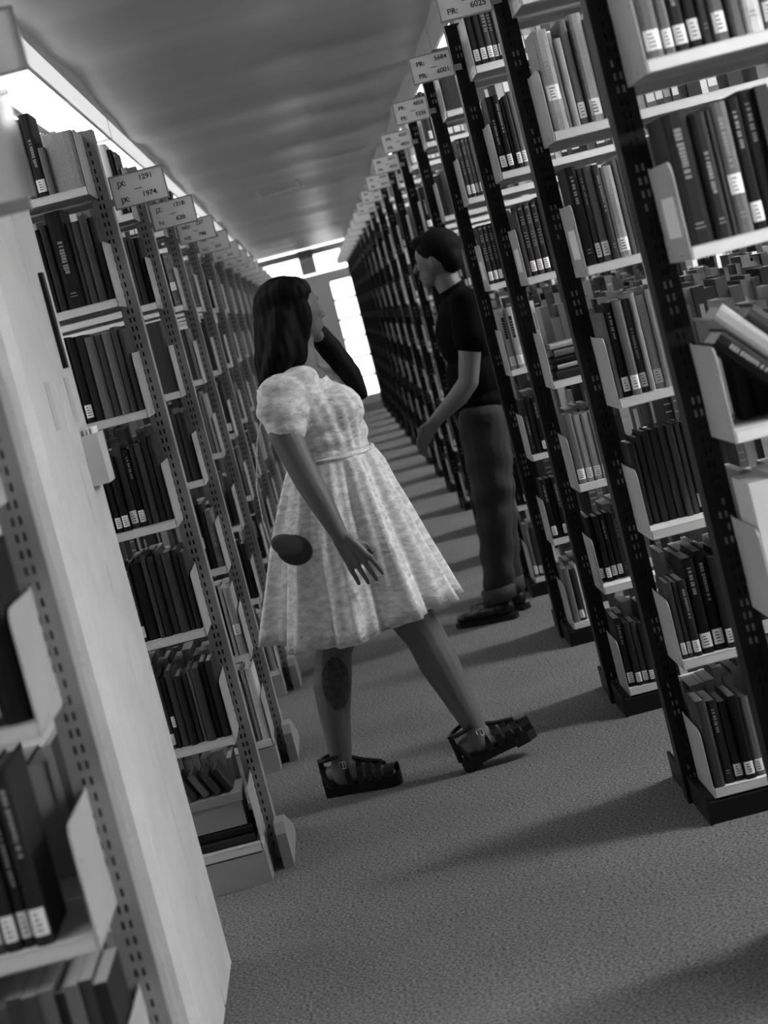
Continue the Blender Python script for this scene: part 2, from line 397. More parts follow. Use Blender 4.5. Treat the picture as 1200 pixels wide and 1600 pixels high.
def lab_mesh(z0):
    bm = bmesh.new(); h = .15
    pts = [(.06, .03), (.10, .008), (.3, -.008), (.7, -.008), (.9, .008), (.94, .03), (.9, .022), (.7, .006), (.3, .006), (.1, .022)]
    prism(bm, pts, 'z', z0, z0+h)
    rr = random.Random(int(z0*100))
    for j in range(4):
        box(bm, .28, .28+rr.uniform(.2, .42), -.012, -.006, z0+.025+j*.03, z0+.034+j*.03, 1)
    return mesh('call_label', bm, [m_label, m_ink])
LAB = {1: lab_mesh(.06), 2: lab_mesh(.30)}
SIZEW = lambda t, h: ('thick ' if t > .032 else 'slim ' if t < .015 else '') + ('tall ' if h > .247 else 'short ' if h < .205 else '')
PATW = {'n': '', 'g': ' gilt-banded', 't': ' titled', 'b': ' dark-banded'}
used_labels = set()
def book(tone, pat, lab, t, h, d, M, label, group):
    o = thing('book', label, 'book', (0, 0, 0), group); o.matrix_world = M @ Matrix.Diagonal((t, d, h, 1))
    c = link('cover', COV[random.choice('tuv') if pat == 't' else pat], o); c.material_slots[0].link = 'OBJECT'; c.material_slots[0].material = m_book[tone]
    link('page_block', PAGES, o)
    if lab: link('call_label', LAB[lab], o)
    return o
# explicit shelves, listed from the aisle outwards: tone pattern label thickness(mm) height(cm)
SPEC = {
 ('R', 0, 1): '3n1-34-24 3n1-22-22 1t1-28-23 1t1-24-25 2t0-18-24 3t1-28-25 0n0-9-24 3n0-24-25 5t2-34-25',
 ('R', 0, 2): '1t0-48-24 1t0-30-23 2n0-10-23 3t2-30-24 0t1-26-24 1t0-30-25 1n0-24-25 3n1-24-24',
 ('R', 0, 4): '5n0-42-24 4n0-34-25 5n0-26-23 3n0-30-24 4n0-20-24',
 ('R', 0, 5): '3n0-30-25 4n1-24-24 2n0-30-23 3n1-22-24', ('R', 0, 6): '2n0-30-23 1n1-24-24 2n0-28-24 1n1-22-23',
 ('R', 1, 0): '4n0-26-24 3n0-20-22 5n0-25-24 4n1-20-24 3n0-20-24', ('R', 1, 1): '4t2-38-25 5n0-12-24 4n0-18-22 3n1-22-26 1n0-8-23 4n1-34-27 3n0-20-25',
 ('R', 1, 2): '0t0-30-25 2t1-16-24 3n1-22-24 2t0-16-24 4t1-32-23 3n0-16-24 4n0-30-25', ('R', 1, 3): '3n0-14-22 0t1-22-24 3n1-24-24 2t1-22-24 4n0-14-25 4t1-26-24 4n0-20-25',
 ('R', 1, 4): '1n0-22-22 1n0-20-23 1n0-22-24 1n0-22-24 2n0-22-24 2n0-18-24 2n0-18-24', ('R', 1, 5): '2n1-16-20 2n1-14-20 1t1-22-20 0t1-34-25 0t1-32-26 1n1-24-24',
 ('R', 1, 6): '2n0-28-23 1t0-30-22 1n1-26-21 0n1-28-22 3n1-26-21',
 ('R', 2, 0): '1n1-22-24 1n1-22-24 2g1-20-24 2g1-18-24 2g1-18-24 2g1-18-24', ('R', 2, 1): '0t1-24-24 0t1-20-24 1n0-10-22 1n1-18-23 3n1-18-24 2n1-18-24',
 ('R', 2, 2): '2n0-14-21 1g1-22-23 2g1-22-23 1g1-22-23 1n0-22-24', ('R', 2, 4): '3n1-28-23 4n1-27-22 4n1-27-22 4n1-27-22',
 ('R', 2, 5): '0n1-22-22 0n1-20-22 0t1-22-22 0n1-20-22', ('R', 2, 6): '1t1-26-23 1n1-22-21 2n1-22-21 1n1-22-20',
 ('R', 3, 0): '2n0-85-24 1n0-20-24 1n0-20-24', ('R', 3, 1): '2g1-17-23 2g1-17-23 3g1-17-23 3g1-17-23 3g1-17-23 3g1-17-23', ('R', 3, 2): '1g1-20-23 1g1-20-23 1g1-20-23 1g1-20-23 1g1-20-23',
 ('R', 3, 3): '4b1-28-24 4b1-28-24 4b1-28-24 4b1-28-24', ('R', 3, 4): '1t0-22-22 1n0-22-23 0t1-22-22 1n0-20-22', ('R', 3, 5): '0t1-24-24 0n0-20-24 0t1-24-24 1n0-20-24', ('R', 3, 6): '3n0-26-22 1n1-24-21 5n0-14-22',
 ('L', 0, 1): '0n0-30-24 0n0-30-25 1n0-24-24', ('L', 0, 2): '0n0-40-24 0n0-30-25 1n0-24-24', ('L', 0, 3): '0n0-40-25 1n1-30-24 3n1-24-24 1n0-24-25',
 ('L', 0, 4): 'gap-55 1t1-26-26 1t1-20-25 1n1-24-25 2n1-22-25 1n0-24-24', ('L', 0, 5): '0n0-20-24 2n0-20-25 3n0-20-25 1n0-16-24 3n0-24-25 2n0-22-25 2n0-24-25 3n0-20-24', ('L', 0, 6): '2n0-24-24 1n0-24-24 2n0-24-24',
 ('L', 2, 0): '4n0-80-16 3n0-20-13 1t1-30-23 1n0-24-22', ('L', 2, 1): '1n0-20-23 2n0-22-24 2n0-24-23 2n0-14-23 0t0-52-27 1n0-20-24', ('L', 2, 2): '2n0-18-23 2n0-18-24 3n0-26-23 2n0-22-23 3n0-28-23 1n0-24-24 0n1-24-24',
 ('L', 2, 3): '1n0-18-24 1n0-20-25 2n0-20-23 1n0-14-23 0t1-22-22 2n1-24-24 0n1-22-21 0n1-20-20', ('L', 2, 4): '1n0-16-22 1n0-20-23 2n0-26-23 2n0-22-24 1n0-20-23 2n0-16-24 0n0-36-22', ('L', 2, 5): '1n0-22-22 1n0-20-22 2n0-24-21 3n0-12-21 2n0-18-20 1n0-20-20 2n0-24-22',
 ('L', 3, 1): '0n0-18-23 1n0-20-23 2n0-22-24 3n0-20-24', ('L', 3, 2): '2n0-60-25 1n0-20-24', ('L', 3, 3): '1n0-30-24 2n0-22-24 1n0-20-24', ('L', 3, 5): '4t2-30-24 4n0-14-25 1n0-20-24', ('L', 3, 6): '5n0-28-26 4n0-18-26 3n0-18-22',
}
SKIPFRONT = {('R', 0, 3), ('R', 2, 3), ('L', 2, 6)}
IND = {('R', 0): .23, ('R', 1): .15, ('R', 2): .10, ('R', 3): .085, ('R', 4): .075, ('R', 5): .06, ('R', 6): .06, ('R', 7): .03,
       ('L', 0): .16, ('L', 2): .19, ('L', 3): .10, ('L', 4): .085, ('L', 5): .06, ('L', 6): .05, ('L', 7): .03}
FULL = {('R', 0): range(1, 7), ('L', 0): range(2, 7)}
stuff = []      # (x0,x1,y0,y1,z0,z1, tone value, facing, label)
nind = 0
cands = []
def onscreen(x, y, z):
    v = Vector((x, y, z-1.5)); c = v.dot(Fv); return 600+FPX*v.dot(right)/c, 800-FPX*v.dot(up)/c, FPX/c
def rand_book(side, k, i):
    rr = random.random()
    if side == 'R': tone = random.choices(range(6), (18, 22, 20, 20, 14, 6))[0]
    else: tone = random.choices(range(6), (28, 28, 24, 13, 5, 2))[0]
    return tone, random.choices('ngt', (6, 2, 2))[0], random.choices((0, 1, 2), (3, 6, 1))[0] if side == 'R' else random.choices((0, 1, 2), (7, 2, 1))[0], random.uniform(.013, .036), random.uniform(.20, .265)
for side in 'RL':
    s = 1 if side == 'R' else -1; xb = XR if side == 'R' else XL
    for k in (KR if side == 'R' else KL):
        yk = (YRk if side == 'R' else YLk)(k); n = k+1 if side == 'R' else (1 if k == 0 else k)
        for i, z in enumerate(ZR if side == 'R' else ZL):
            zt = z+.0236
            clear = (ZR[i-1]-ZR[i] if side == 'R' else ZL[i-1]-ZL[i])-.06 if i else .30
            if (side, k, i) not in SKIPFRONT:
                spec = [w for w in SPEC.get((side, k, i), '').split()]
                u = .006; cnt = 0; rec = .09 if (side, k, i) in (('R', 1, 4), ('R', 2, 5)) else 0
                lean = 0
                end = SL-.02 if k < 8 else .6
                if not spec and random.random() < .1: u += random.uniform(.02, .1)
                while u < end-.04:
                    if cnt < len(spec):
                        if spec[0].startswith('gap'): u += int(spec.pop(0)[4:])/1000; x0 = 0
                        a, tt, hh = spec[cnt].split('-'); tone, pat, lab, t, h = int(a[0]), a[1], int(a[2]), int(tt)/1000, int(hh)/100
                    else:
                        if cnt and random.random() < .03: u += random.uniform(.03, .12)
                        tone, pat, lab, t, h = rand_book(side, k, i)
                    cnt += 1
                    h = min(h, clear+.02)
                    d = random.uniform(.15, .19); yo = .004+random.uniform(0, .022)+rec
                    if rec: d = min(d, SD-rec-.005)
                    x0 = xb+s*u if s > 0 else xb-u-t
                    px, py, sc = onscreen(x0+t/2, yk, zt+.1); done = False
                    if (side, k) in IND and u < IND[side, k] and -12 < px < 1212 and -60 < py < 1640:
                        lk = '%s%s%s book%s, %s from aisle, %s shelf down, %s %s bookcase' % (SIZEW(t, h), TN[tone], PATW[pat], {0: '', 1: ' with white label', 2: ' with high label'}[lab], ORD[cnt], ORD[i+1], 'nearest' if n == 1 else ORD[n], 'right' if side == 'R' else 'left')
                        while len(lk.split()) > 16: lk = lk.replace('thick ', '').replace('tall ', '') if ('thick ' in lk or 'tall ' in lk) else lk.replace(' with white label', '').replace(' with high label', '')
                        cands.append((t*h*sc*sc, (tone, pat, lab, t-.001, h, d, Matrix.Translation((x0+.0005, yk+yo, zt)), lk, 'books on the %s shelf of the %s %s bookcase' % (ORD[i+1], 'nearest' if n == 1 else ORD[n], 'right' if side == 'R' else 'left')),
                                      (x0, x0+t-.001, yk+yo, yk+yo+d, zt, zt+h, TONES[tone]*random.uniform(.8, 1.2), 0, lab, pat)))
                    else:
                        stuff.append((x0, x0+t-.001, yk+yo, yk+yo+d, zt, zt+h, TONES[tone]*random.uniform(.8, 1.2), 0, lab, pat))
                    u += t
            if side == 'R':
                for y0_, y1_ in ((yk+.01, yk+.18), (yk+BOX-.18, yk+BOX-.01)):
                    u = 1.0
                    while u < 1.85:
                        tone, pat, lab, t, h = rand_book(side, k, i); h = min(h, clear+.01)
                        stuff.append((xb+u, xb+u+t-.001, y0_, y1_, zt, zt+h, TONES[tone], 0 if y0_ < yk+.1 else 1, lab, pat)); u += t
            # rear face of the double sided bookcase
            dz = 0
            u = .006+random.choice((0, 0, .05))
            end = SL-.02 if k < 8 else .6
            while u < end-.04:
                tone, pat, lab, t, h = rand_book(side, k, i)
                h = min(h*.88, clear-.04); d = random.uniform(.14, .18)
                x0 = xb+s*u if s > 0 else xb-u-t
                stuff.append((x0, x0+t-.001, yk+BOX-.01-d, yk+BOX-.01, zt+dz, zt+dz+h, TONES[tone]*random.uniform(.8, 1.2), 1, 0, pat))
                u += t
                if random.random() < .04: u += random.uniform(.03, .1)
cands.sort(key=lambda c: -c[0])
for c in cands[:282]: book(*c[1])
for c in cands[282:]: stuff.append(c[2])
print('individual books', len(cands)); print('individual books', nind, 'stuff', len(stuff))
verts, faces, tone = [], [], []
for x0, x1, y0, y1, z0, z1, v, rear, lab, pat in stuff:
    b = len(verts); verts += [(x, y, z) for z in (z0, z1) for y in (y0, y1) for x in (x0, x1)]
    faces += [tuple(b+j for j in f) for f in ((0, 2, 3, 1), (4, 5, 7, 6), (0, 1, 5, 4), (2, 6, 7, 3), (0, 4, 6, 2), (1, 3, 7, 5))]
    fp = .42 if rear else v; bp = v if rear else .42
    tone += [v, .42, fp, bp, v, v]
    if not rear:
        yy = y0-.0008; t = x1-x0; h = z1-z0
        q = []
        if lab: q.append((.08, .92, .06 if lab == 1 else .3, .21 if lab == 1 else .45, .68))
        if pat == 'g': q += [(.15, .85, zz, zz+.02, .3) for zz in (.4, .5, .6, .74, .86)]
        if pat == 't': q += [(.3, .68, .52, .8, .25)]
        for a, c, e, g, tv in q:
            b = len(verts); verts += [(x0+a*t, yy, z0+e*h), (x0+c*t, yy, z0+e*h), (x0+c*t, yy, z0+g*h), (x0+a*t, yy, z0+g*h)]
            faces.append((b, b+1, b+2, b+3)); tone.append(tv)
me = bpy.data.meshes.new('books'); me.from_pydata(verts, [], faces)
at = me.attributes.new('tone', 'FLOAT', 'FACE'); at.data.foreach_set('value', tone)
mb = bpy.data.materials.new('shelved_books'); mb.use_nodes = True; nt = mb.node_tree
an = nt.nodes.new('ShaderNodeAttribute'); an.attribute_name = 'tone'; an.attribute_type = 'GEOMETRY'
nt.links.new(an.outputs['Fac'], nt.nodes['Principled BSDF'].inputs['Base Color']); nt.nodes['Principled BSDF'].inputs['Roughness'].default_value = .6
me.materials.append(mb)
so = link('books', me); so['kind'] = 'stuff'; tag(so, 'remaining closely packed library books filling the farther shelves', 'books')

def free_book(tone, pat, lab, t, h, d, loc, rot, label, group):
    return book(tone, pat, lab, t, h, d, Matrix.Translation(loc) @ Euler(rot).to_matrix().to_4x4(), label, group)
# nearest right bookcase, fourth shelf: dark books standing deep, others leaning across
zs = ZR[3]+.024; y = YRk(0)
g = 'books on the fourth shelf of the nearest right bookcase'
for j, (u, t) in enumerate(((.05, .03), (.085, .024), (.115, .03), (.15, .03))):
    free_book(1, 'n', 0, t, .19, .075, (XR+u, y+.163, zs), (0, 0, 0), 'dark upright book behind the leaning ones, %s from aisle, nearest right bookcase' % ORD[j+1], g)
def lean(u, ang, t, h, tone, pat, label, lift=0):
    # book leaning towards the aisle (top towards -x)
    a = R(-ang)
    free_book(tone, pat, 0, t, h, .145, (XR+u, y+.01, zs+lift), (0, a, 0), label, g)
lean(.146, 42, .034, .215, 0, 't', 'dark titled book leaning steeply on bracket, lowest of the leaning three')
lean(.193, 42, .036, .275, 4, 'n', 'light grey book leaning towards aisle, middle of the leaning three')
lean(.243, 42, .03, .26, 2, 'n', 'dark grey book leaning towards aisle, uppermost of the leaning three')
# third right bookcase, fourth shelf: lying stack
zs2 = ZR[3]+.024; y2 = YRk(2); g2 = 'books on the fourth shelf of the third right bookcase'
zz = zs2
for j, (t, tone) in enumerate(((.03, 1), (.018, 4), (.022, 0), (.026, 3), (.02, 4))):
    M = Matrix.Translation((XR+.02+.006*(j % 2)+.22, y2+.01, zz)) @ Euler((0, R(-90), 0)).to_matrix().to_4x4()
    # lying flat: thickness upwards
    M = Matrix.Translation((XR+.02+.008*(j % 2), y2+.012, zz+t)) @ Euler((0, R(90), 0)).to_matrix().to_4x4()
    book(tone, 'n', 0, t-.001, .22, .16, M, '%s book lying flat, %s up in the lying pile on third right bookcase' % (TN[tone], ORD[j+1]), g2)
    zz += t
# third left (second behind column) bottom shelf: storage box, lying books and a bookend
zl = ZL[6]+.024; yl = YLk(2)
t = thing('storage_box', 'grey cardboard storage box on bottom shelf behind the white column', 'box', (XL-.02, yl+.03, zl))
bm = bmesh.new(); box(bm, -.20, -.008, 0, .17, .055, .145); part('body', bm, m_card, t)
bm = bmesh.new(); box(bm, -.205, -.003, -.004, .174, .125, .15); part('lid', bm, m_card, t)
zz = zl
for j, tone_ in enumerate((1, 0)):
    M = Matrix.Translation((XL-.225, yl+.03, zz+.027)) @ Euler((0, R(90), 0)).to_matrix().to_4x4()
    book(tone_, 'n', 0, .026, .21, .17, M, '%s book lying under the storage box on the bottom left shelf' % ('black' if tone_ == 0 else 'dark charcoal'), 'books under the storage box'); zz += .027
for j in range(4):
    free_book((1, 2, 3, 2)[j], 'n', 0, .02, .075, .12, (XL-.06-.035*j, yl+.05, zl+.151), (0, R(-25), 0), 'small dark booklet leaning on the storage box, %s from the aisle' % ORD[j+1], 'booklets on the storage box')
t = thing('bookend', 'white metal bookend with cutout at left of the storage box', 'bookend', (XL-.25, yl+.01, zl))
bm = bmesh.new()
prism(bm, [(0, 0), (.13, 0), (.13, .13), (.10, .16), (.03, .16), (0, .13), (0, .0)][:6], 'x', 0, .002); part('plate', bm, m_shelf, t)
bm = bmesh.new(); box(bm, -.09, 0, 0, .12, 0, .002); part('tongue', bm, m_shelf, t)

# ------------------------------------------------------------------ small fittings near the column
t = thing('pamphlet_holder', 'pale plastic pamphlet holder fixed to edge of the white column', 'holder', (cx1, 5.0, 1.245))
bm = bmesh.new(); box(bm, .001, .04, .0, .13, 0, .12); part('pocket', bm, m_tag, t)
bm = bmesh.new()
for j in range(3): box(bm, .008+j*.009, .013+j*.009, .012, .12, .12, .135)
part('pamphlet', bm, m_label, t)
bm = bmesh.new(); box(bm, cx1+.0005, cx1+.010, 5.02, 5.065, 1.53, 1.76); tag(part('door_strip', bm, m_black), 'narrow black strip fixed high on the white column', 'strip')
for yy, lab in ((4.62, 'worn clear tape label on the near half of the column'), (4.98, 'worn clear tape label on the far half of the column')):
    bm = bmesh.new(); box(bm, cx1+.0004, cx1+.0015, yy, yy+.07, 1.40, 1.51); o = part('tape_label', bm, [m_tag, m_label])
    for f in list(o.data.polygons)[:2]: f.material_index = 1
    tag(o, lab, 'label', 'tape labels on the column')
# clear plastic sleeve under the sign of the nearest left bookcase
L0 = cases['L', 0]
bm = bmesh.new(); box(bm, 0, .125, 0, .012, .012, .17); box(bm, 0, .125, -.004, .016, .165, .173)
sl = part('plastic_sleeve', bm, m_plastic, L0, (-.475-XL, SD-.01, 1.76))
bm = bmesh.new(); box(bm, .03, .115, -.004, .016, -.004, .014); part('clip', bm, m_greypost, sl)

# ------------------------------------------------------------------ people
def sph(bm, c, r, rot=None, u=20, v=12):
    M = Matrix.Translation(c)
    if rot: M = M @ Euler([R(a) for a in rot]).to_matrix().to_4x4()
    if not isinstance(r, (tuple, list)): r = (r, r, r)
    bmesh.ops.create_uvsphere(bm, u_segments=u, v_segments=v, radius=1, matrix=M @ Matrix.Diagonal((*r, 1)))
def cap(bm, a, ra, b, rb, seg=16):
    a, b = Vector(a), Vector(b); d = b-a; L = d.length
    q = d.to_track_quat('Z', 'Y').to_matrix().to_4x4()
    bmesh.ops.create_cone(bm, cap_ends=True, segments=seg, radius1=ra, radius2=rb, depth=L, matrix=Matrix.Translation((a+b)/2) @ q)
    sph(bm, a, ra, u=seg, v=10); sph(bm, b, rb, u=seg, v=10)
def chain(bm, pts):
    for (a, ra), (b, rb) in zip(pts, pts[1:]): cap(bm, a, ra, b, rb)
def blob(bm, name, mats, voxel=.006, smooth=6, fn=None, extra=None):
    me = bpy.data.meshes.new(name); bm.to_mesh(me); bm.free()
    o = bpy.data.objects.new('tmp', me); COL.objects.link(o)
    m = o.modifiers.new('r', 'REMESH'); m.mode = 'VOXEL'; m.voxel_size = voxel
    if smooth:
        m = o.modifiers.new('s', 'SMOOTH'); m.factor = .5; m.iterations = smooth
    bpy.context.view_layer.update()
    out = bpy.data.meshes.new_from_object(o.evaluated_get(bpy.context.evaluated_depsgraph_get()))
    bpy.data.objects.remove(o); out.name = name
    if fn:
        for v in out.vertices: v.co = fn(v.co.copy())
    out.materials.clear()
    for m in mats: out.materials.append(m)
    for p in out.polygons: p.use_smooth = True
    return out
def hand(bm, wrist, d, palmn, side, size=1.0, curl=30, spread=1.0):
    """wrist point, d = direction to fingers, palmn = palm normal (towards palm), side = direction of the thumb"""
    w = Vector(wrist); d = Vector(d).normalized(); n = Vector(palmn).normalized(); s = Vector(side).normalized()
    L = .085*size
    k = w + d*L
    for q in (-1.5, -.5, .5, 1.5):
        cap(bm, w+s*q*.010*size, .015*size, k+s*q*.018*size*spread, .0100*size, 10)
    for q, ln in ((1.5, .9), (.5, 1.0), (-.5, .93), (-1.5, .74)):
        p = k+s*q*.020*size*spread; dd = (d+s*q*.05).normalized(); r = .0088*size
        for seg in (.036, .024, .019):
            ang = R(curl*(.8 if seg > .03 else 1.0))
            dd = (dd*math.cos(ang)+n*math.sin(ang)).normalized(); n2 = (n*math.cos(ang)-dd*0).normalized()
            nx = p+dd*seg*ln*size; cap(bm, p, r, nx, r*.9, 8); p = nx; r *= .9
            n = n
    p = w+d*.022*size+s*.018*size; dd = (d*.7+s*.65+n*.35).normalized()
    q = p+dd*.042*size; cap(bm, p, .0125*size, q, .010*size, 8)
    dd = (d*.9+s*.15+n*.35).normalized(); cap(bm, q, .010*size, q+dd*.032*size, .008*size, 8)

# ---- woman in a pale dress, walking to the right
WY = 6.65
wo = thing('person', 'woman with long dark hair walking in pale short-sleeved dress and black sandals', 'person', (-.05, WY, 0))
def w(x, dy, z): return (x+.05, dy, z)
bm = bmesh.new()
# torso
sph(bm, w(-.075, 0, .93), (.13, .16, .12)); sph(bm, w(-.07, 0, 1.06), (.10, .135, .12)); sph(bm, w(-.075, 0, 1.19), (.11, .15, .13))
sph(bm, w(-.09, 0, 1.30), (.085, .155, .07)); sph(bm, w(-.02, -.06, 1.20), (.075, .07, .07)); sph(bm, w(-.02, .06, 1.20), (.075, .07, .07))
chain(bm, [(w(-.085, 0, 1.32), .062), (w(-.07, .005, 1.42), .048), (w(-.065, .005, 1.48), .05)])
# head, turned a little away
hc = Vector(w(-.062, .008, 1.535)); HR = Matrix.Rotation(R(26), 4, 'Z')
def hp(x, y, z): return hc + HR @ Vector((x, y, z))
sph(bm, hp(-.005, 0, .008), (.090, .073, .094)); sph(bm, hp(.035, 0, -.045), (.052, .052, .058)); sph(bm, hp(.062, 0, -.105+.012), (.022, .026, .02))
sph(bm, hp(.05, 0, .03), (.038, .055, .045)); chain(bm, [(hp(.084, 0, .005), .009), (hp(.096, 0, -.028), .013)]); sph(bm, hp(.092, .011, -.034), .008); sph(bm, hp(.092, -.011, -.034), .008)
sph(bm, hp(.083, 0, -.056), (.012, .022, .007)); sph(bm, hp(.080, 0, -.067), (.012, .018, .007))
sph(bm, hp(.062, .030, -.02), (.022, .02, .02)); sph(bm, hp(.062, -.030, -.02), (.022, .02, .02))
sph(bm, hp(.068, .03, .022), (.018, .022, .008)); sph(bm, hp(.068, -.03, .022), (.018, .022, .008))
sph(bm, hp(-.005, -.072, -.015), (.018, .008, .03)); sph(bm, hp(-.005, .072, -.015), (.018, .008, .03))
# near (right) arm, hanging forwards
chain(bm, [(w(-.165, -.155, 1.31), .052), (w(-.175, -.195, 1.18), .050), (w(-.142, -.235, 1.03), .043), (w(-.118, -.255, .95), .038), (w(-.088, -.275, .84), .025)])
hand(bm, w(-.085, -.280, .835), (.42, -.10, -1), (-.2, .95, 0), (1, -.1, .35), 1.02, 15, 1.12)
# far arm swinging back, mostly hidden
chain(bm, [(w(-.06, .155, 1.31), .05), (w(-.02, .19, 1.10), .042), (w(.04, .19, .90), .028)])
hand(bm, w(.045, .19, .89), (.4, 0, -1), (0, -1, 0), (1, 0, .2), .95, 28)
# standing leg (left in picture) and stepping leg
chain(bm, [(w(-.10, .07, .90), .100), (w(-.15, .09, .66), .085), (w(-.182, .09, .50), .065), (w(-.205, .09, .46), .060), (w(-.238, .085, .35), .063), (w(-.252, .08, .27), .053), (w(-.268, .06, .12), .036), (w(-.275, .06, .06), .036)])
chain(bm, [(w(-.05, -.06, .90), .100), (w(.01, -.07, .68), .088), (w(.068, -.07, .50), .068), (w(.085, -.07, .46), .063), (w(.108, -.07, .36), .063), (w(.132, -.07, .27), .052), (w(.168, -.07, .13), .035), (w(.168, -.07, .085), .036)])
def foot(bm, heel, fwd, upv, L=.235):
    f = Vector(fwd).normalized(); u = Vector(upv).normalized(); s = f.cross(u); h = Vector(heel)
    c = lambda a, b, k=0: h+f*a+u*b+s*k
    chain(bm, [(c(.03, .036), .03), (c(.085, .045), .031), (c(.15, .030), .024)])
    for k in (-.022, 0, .022): cap(bm, c(.07, .028, k*.6), .024, c(L*.78, .018, k), .016, 10)
    for j, k in enumerate((-.034, -.018, -.003, .012, .028)): cap(bm, c(L*.76, .014, k), .011, c(L-.004-abs(j-3)*.006, .010, k), .0095 if j < 4 else .012, 8)
SOLE = .034
h1 = Vector(w(-.335, .085, SOLE)); f1 = Vector((.97, -.30, 0)); u1 = Vector((0, 0, 1))
h2 = Vector(w(.105, -.075, SOLE+.004)); f2 = Vector((.95, .16, .19)); s2 = f2.cross(u1).normalized(); u2 = s2.cross(f2.normalized())
foot(bm, h1, f1, u1); foot(bm, h2, f2, u2)
def tatt(): pass
body = blob(bm, 'body', [m_skin, m_tattoo, m_ink], .0038, 3)
for p in body.polygons:
    c = p.center; q = Vector(w(-.235, .085, .36))
    dz = (c.z-q.z+ .4*(c.x-q.x)*0)/.085; dx = (c.x-(q.x-.1*(.36-c.z)+.012))/.045
    if c.z < .46 and c.x < 0 and dz*dz+dx*dx < 1 and c.y < .09: p.material_index = 1
link('body', body, wo)
# eyes and lips as small dark shapes
for sy in (-1, 1):
    bm = bmesh.new(); sph(bm, hp(.073, sy*.029, .004), (.007, .012, .006), u=10, v=8); sph(bm, hp(.074, sy*.03, .024), (.006, .015, .003), u=10, v=6)
    part('eye', bm, m_ink, wo, smooth=True)
# hair
bm = bmesh.new()
sph(bm, hc+Vector((-.022, .008, .018)), (.100, .090, .100)); sph(bm, hc+Vector((-.055, 0, -.05)), (.078, .088, .10))
chain(bm, [(w(-.115, 0, 1.50), .078), (w(-.145, -.01, 1.40), .072), (w(-.165, -.01, 1.31), .056), (w(-.170, 0, 1.24), .036)])
chain(bm, [(w(-.095, -.055, 1.52), .045), (w(-.13, -.085, 1.42), .05), (w(-.185, -.08, 1.33), .038), (w(-.2, -.06, 1.27), .025)])
sph(bm, hc+Vector((-.02, -.045, -.02)), (.070, .045, .11)); sph(bm, hc+Vector((.012, -.050, -.01)), (.045, .035, .08)); sph(bm, hc+Vector((-.03, -.05, -.09)), (.055, .042, .09)); sph(bm, hc+Vector((.0, -.02, .055)), (.075, .07, .055))
chain(bm, [(w(-.03, .075, 1.50), .03), (w(.02, .10, 1.40), .038), (w(.065, .09, 1.30), .034), (w(.085, .08, 1.23), .02)])
def hairfn(c):
    n = math.sin(c.y*210+c.x*90)*.0012+math.sin(c.x*260-c.y*70)*.001
    v = Vector((c.x-w(-.08, 0, 0)[0], c.y, 0)); v.normalize(); return c+v*n
hair = blob(bm, 'hair', [m_hair], .006, 4, hairfn)
link('hair', hair, wo)
# dress: bodice and sleeves from blobs, skirt from pleated rings
bm = bmesh.new()
sph(bm, w(-.066, 0, 1.08), (.134, .150, .06)); sph(bm, w(-.066, 0, 1.13), (.142, .158, .09)); sph(bm, w(-.078, 0, 1.20), (.140, .168, .12))
sph(bm, w(-.10, 0, 1.29), (.100, .165, .075)); sph(bm, w(-.012, -.062, 1.20), (.092, .085, .088)); sph(bm, w(-.012, .062, 1.20), (.092, .085, .088))
sph(bm, w(-.095, -.11, 1.33), (.062, .07, .04)); sph(bm, w(-.095, .11, 1.33), (.062, .07, .04))
for sy in (-1, 1):
    X = -.165 if sy < 0 else -.07
    sph(bm, w(X+.01, sy*.155, 1.295), (.080, .064, .068)); sph(bm, w(X, sy*.178, 1.25), (.082, .064, .058), (0, 12, 0)); cap(bm, w(X-.002, sy*.182, 1.235), .066, w(X, sy*.188, 1.195), .060); sph(bm, w(X+.05, sy*.13, 1.27), (.08, .06, .07))
def puff(c):
    a = math.atan2(c.y, c.x-w(-.07, 0, 0)[0]); n = math.sin(a*26+c.z*30)*.0022+math.sin(c.z*120+a*5)*.002
    v = Vector((math.cos(a), math.sin(a), 0)); return c+v*n*max(0, min(1, (1.30-c.z)/.06))*.6
bod = blob(bm, 'bodice', [m_dress], .0065, 5, puff)
bm = bmesh.new(); bm.from_mesh(bod)
rings = []
NS = 144
prof = [(1.075, -.062, .138, .152, 0), (1.05, -.062, .146, .160, .004), (1.02, -.064, .158, .172, .007), (.95, -.074, .182, .195, .009), (.86, -.083, .214, .218, .012), (.76, -.090, .243, .238, .015), (.66, -.096, .272, .255, .019), (.60, -.10, .288, .264, .022), (.555, -.102, .300, .270, .025)]
for z, cx, rx, ry, amp in prof:
    ring = []
    for j in range(NS):
        a = 2*math.pi*j/NS
        rip = amp*1.25*(math.sin(a*11+.9*math.sin(a*2)+z*1.2)+.35*math.sin(a*31+1))
        drop = -.022*math.sin(a*3+1.0)*max(0, (1.0-z)) - .035*max(0, -math.sin(a))*max(0, (.95-z)/.4)
        sweep = .008*max(0, math.cos(a))*max(0, (.9-z)/.35)
        ring.append(bm.verts.new(w(cx+(rx+rip)*math.cos(a)+sweep, (ry+rip)*math.sin(a), z+drop)))
    rings.append(ring)
fs = []
for A, B in zip(rings, rings[1:]):
    for j in range(NS):
        f = bm.faces.new((A[j], A[(j+1) % NS], B[(j+1) % NS], B[j])); f.smooth = True; fs.append(f)
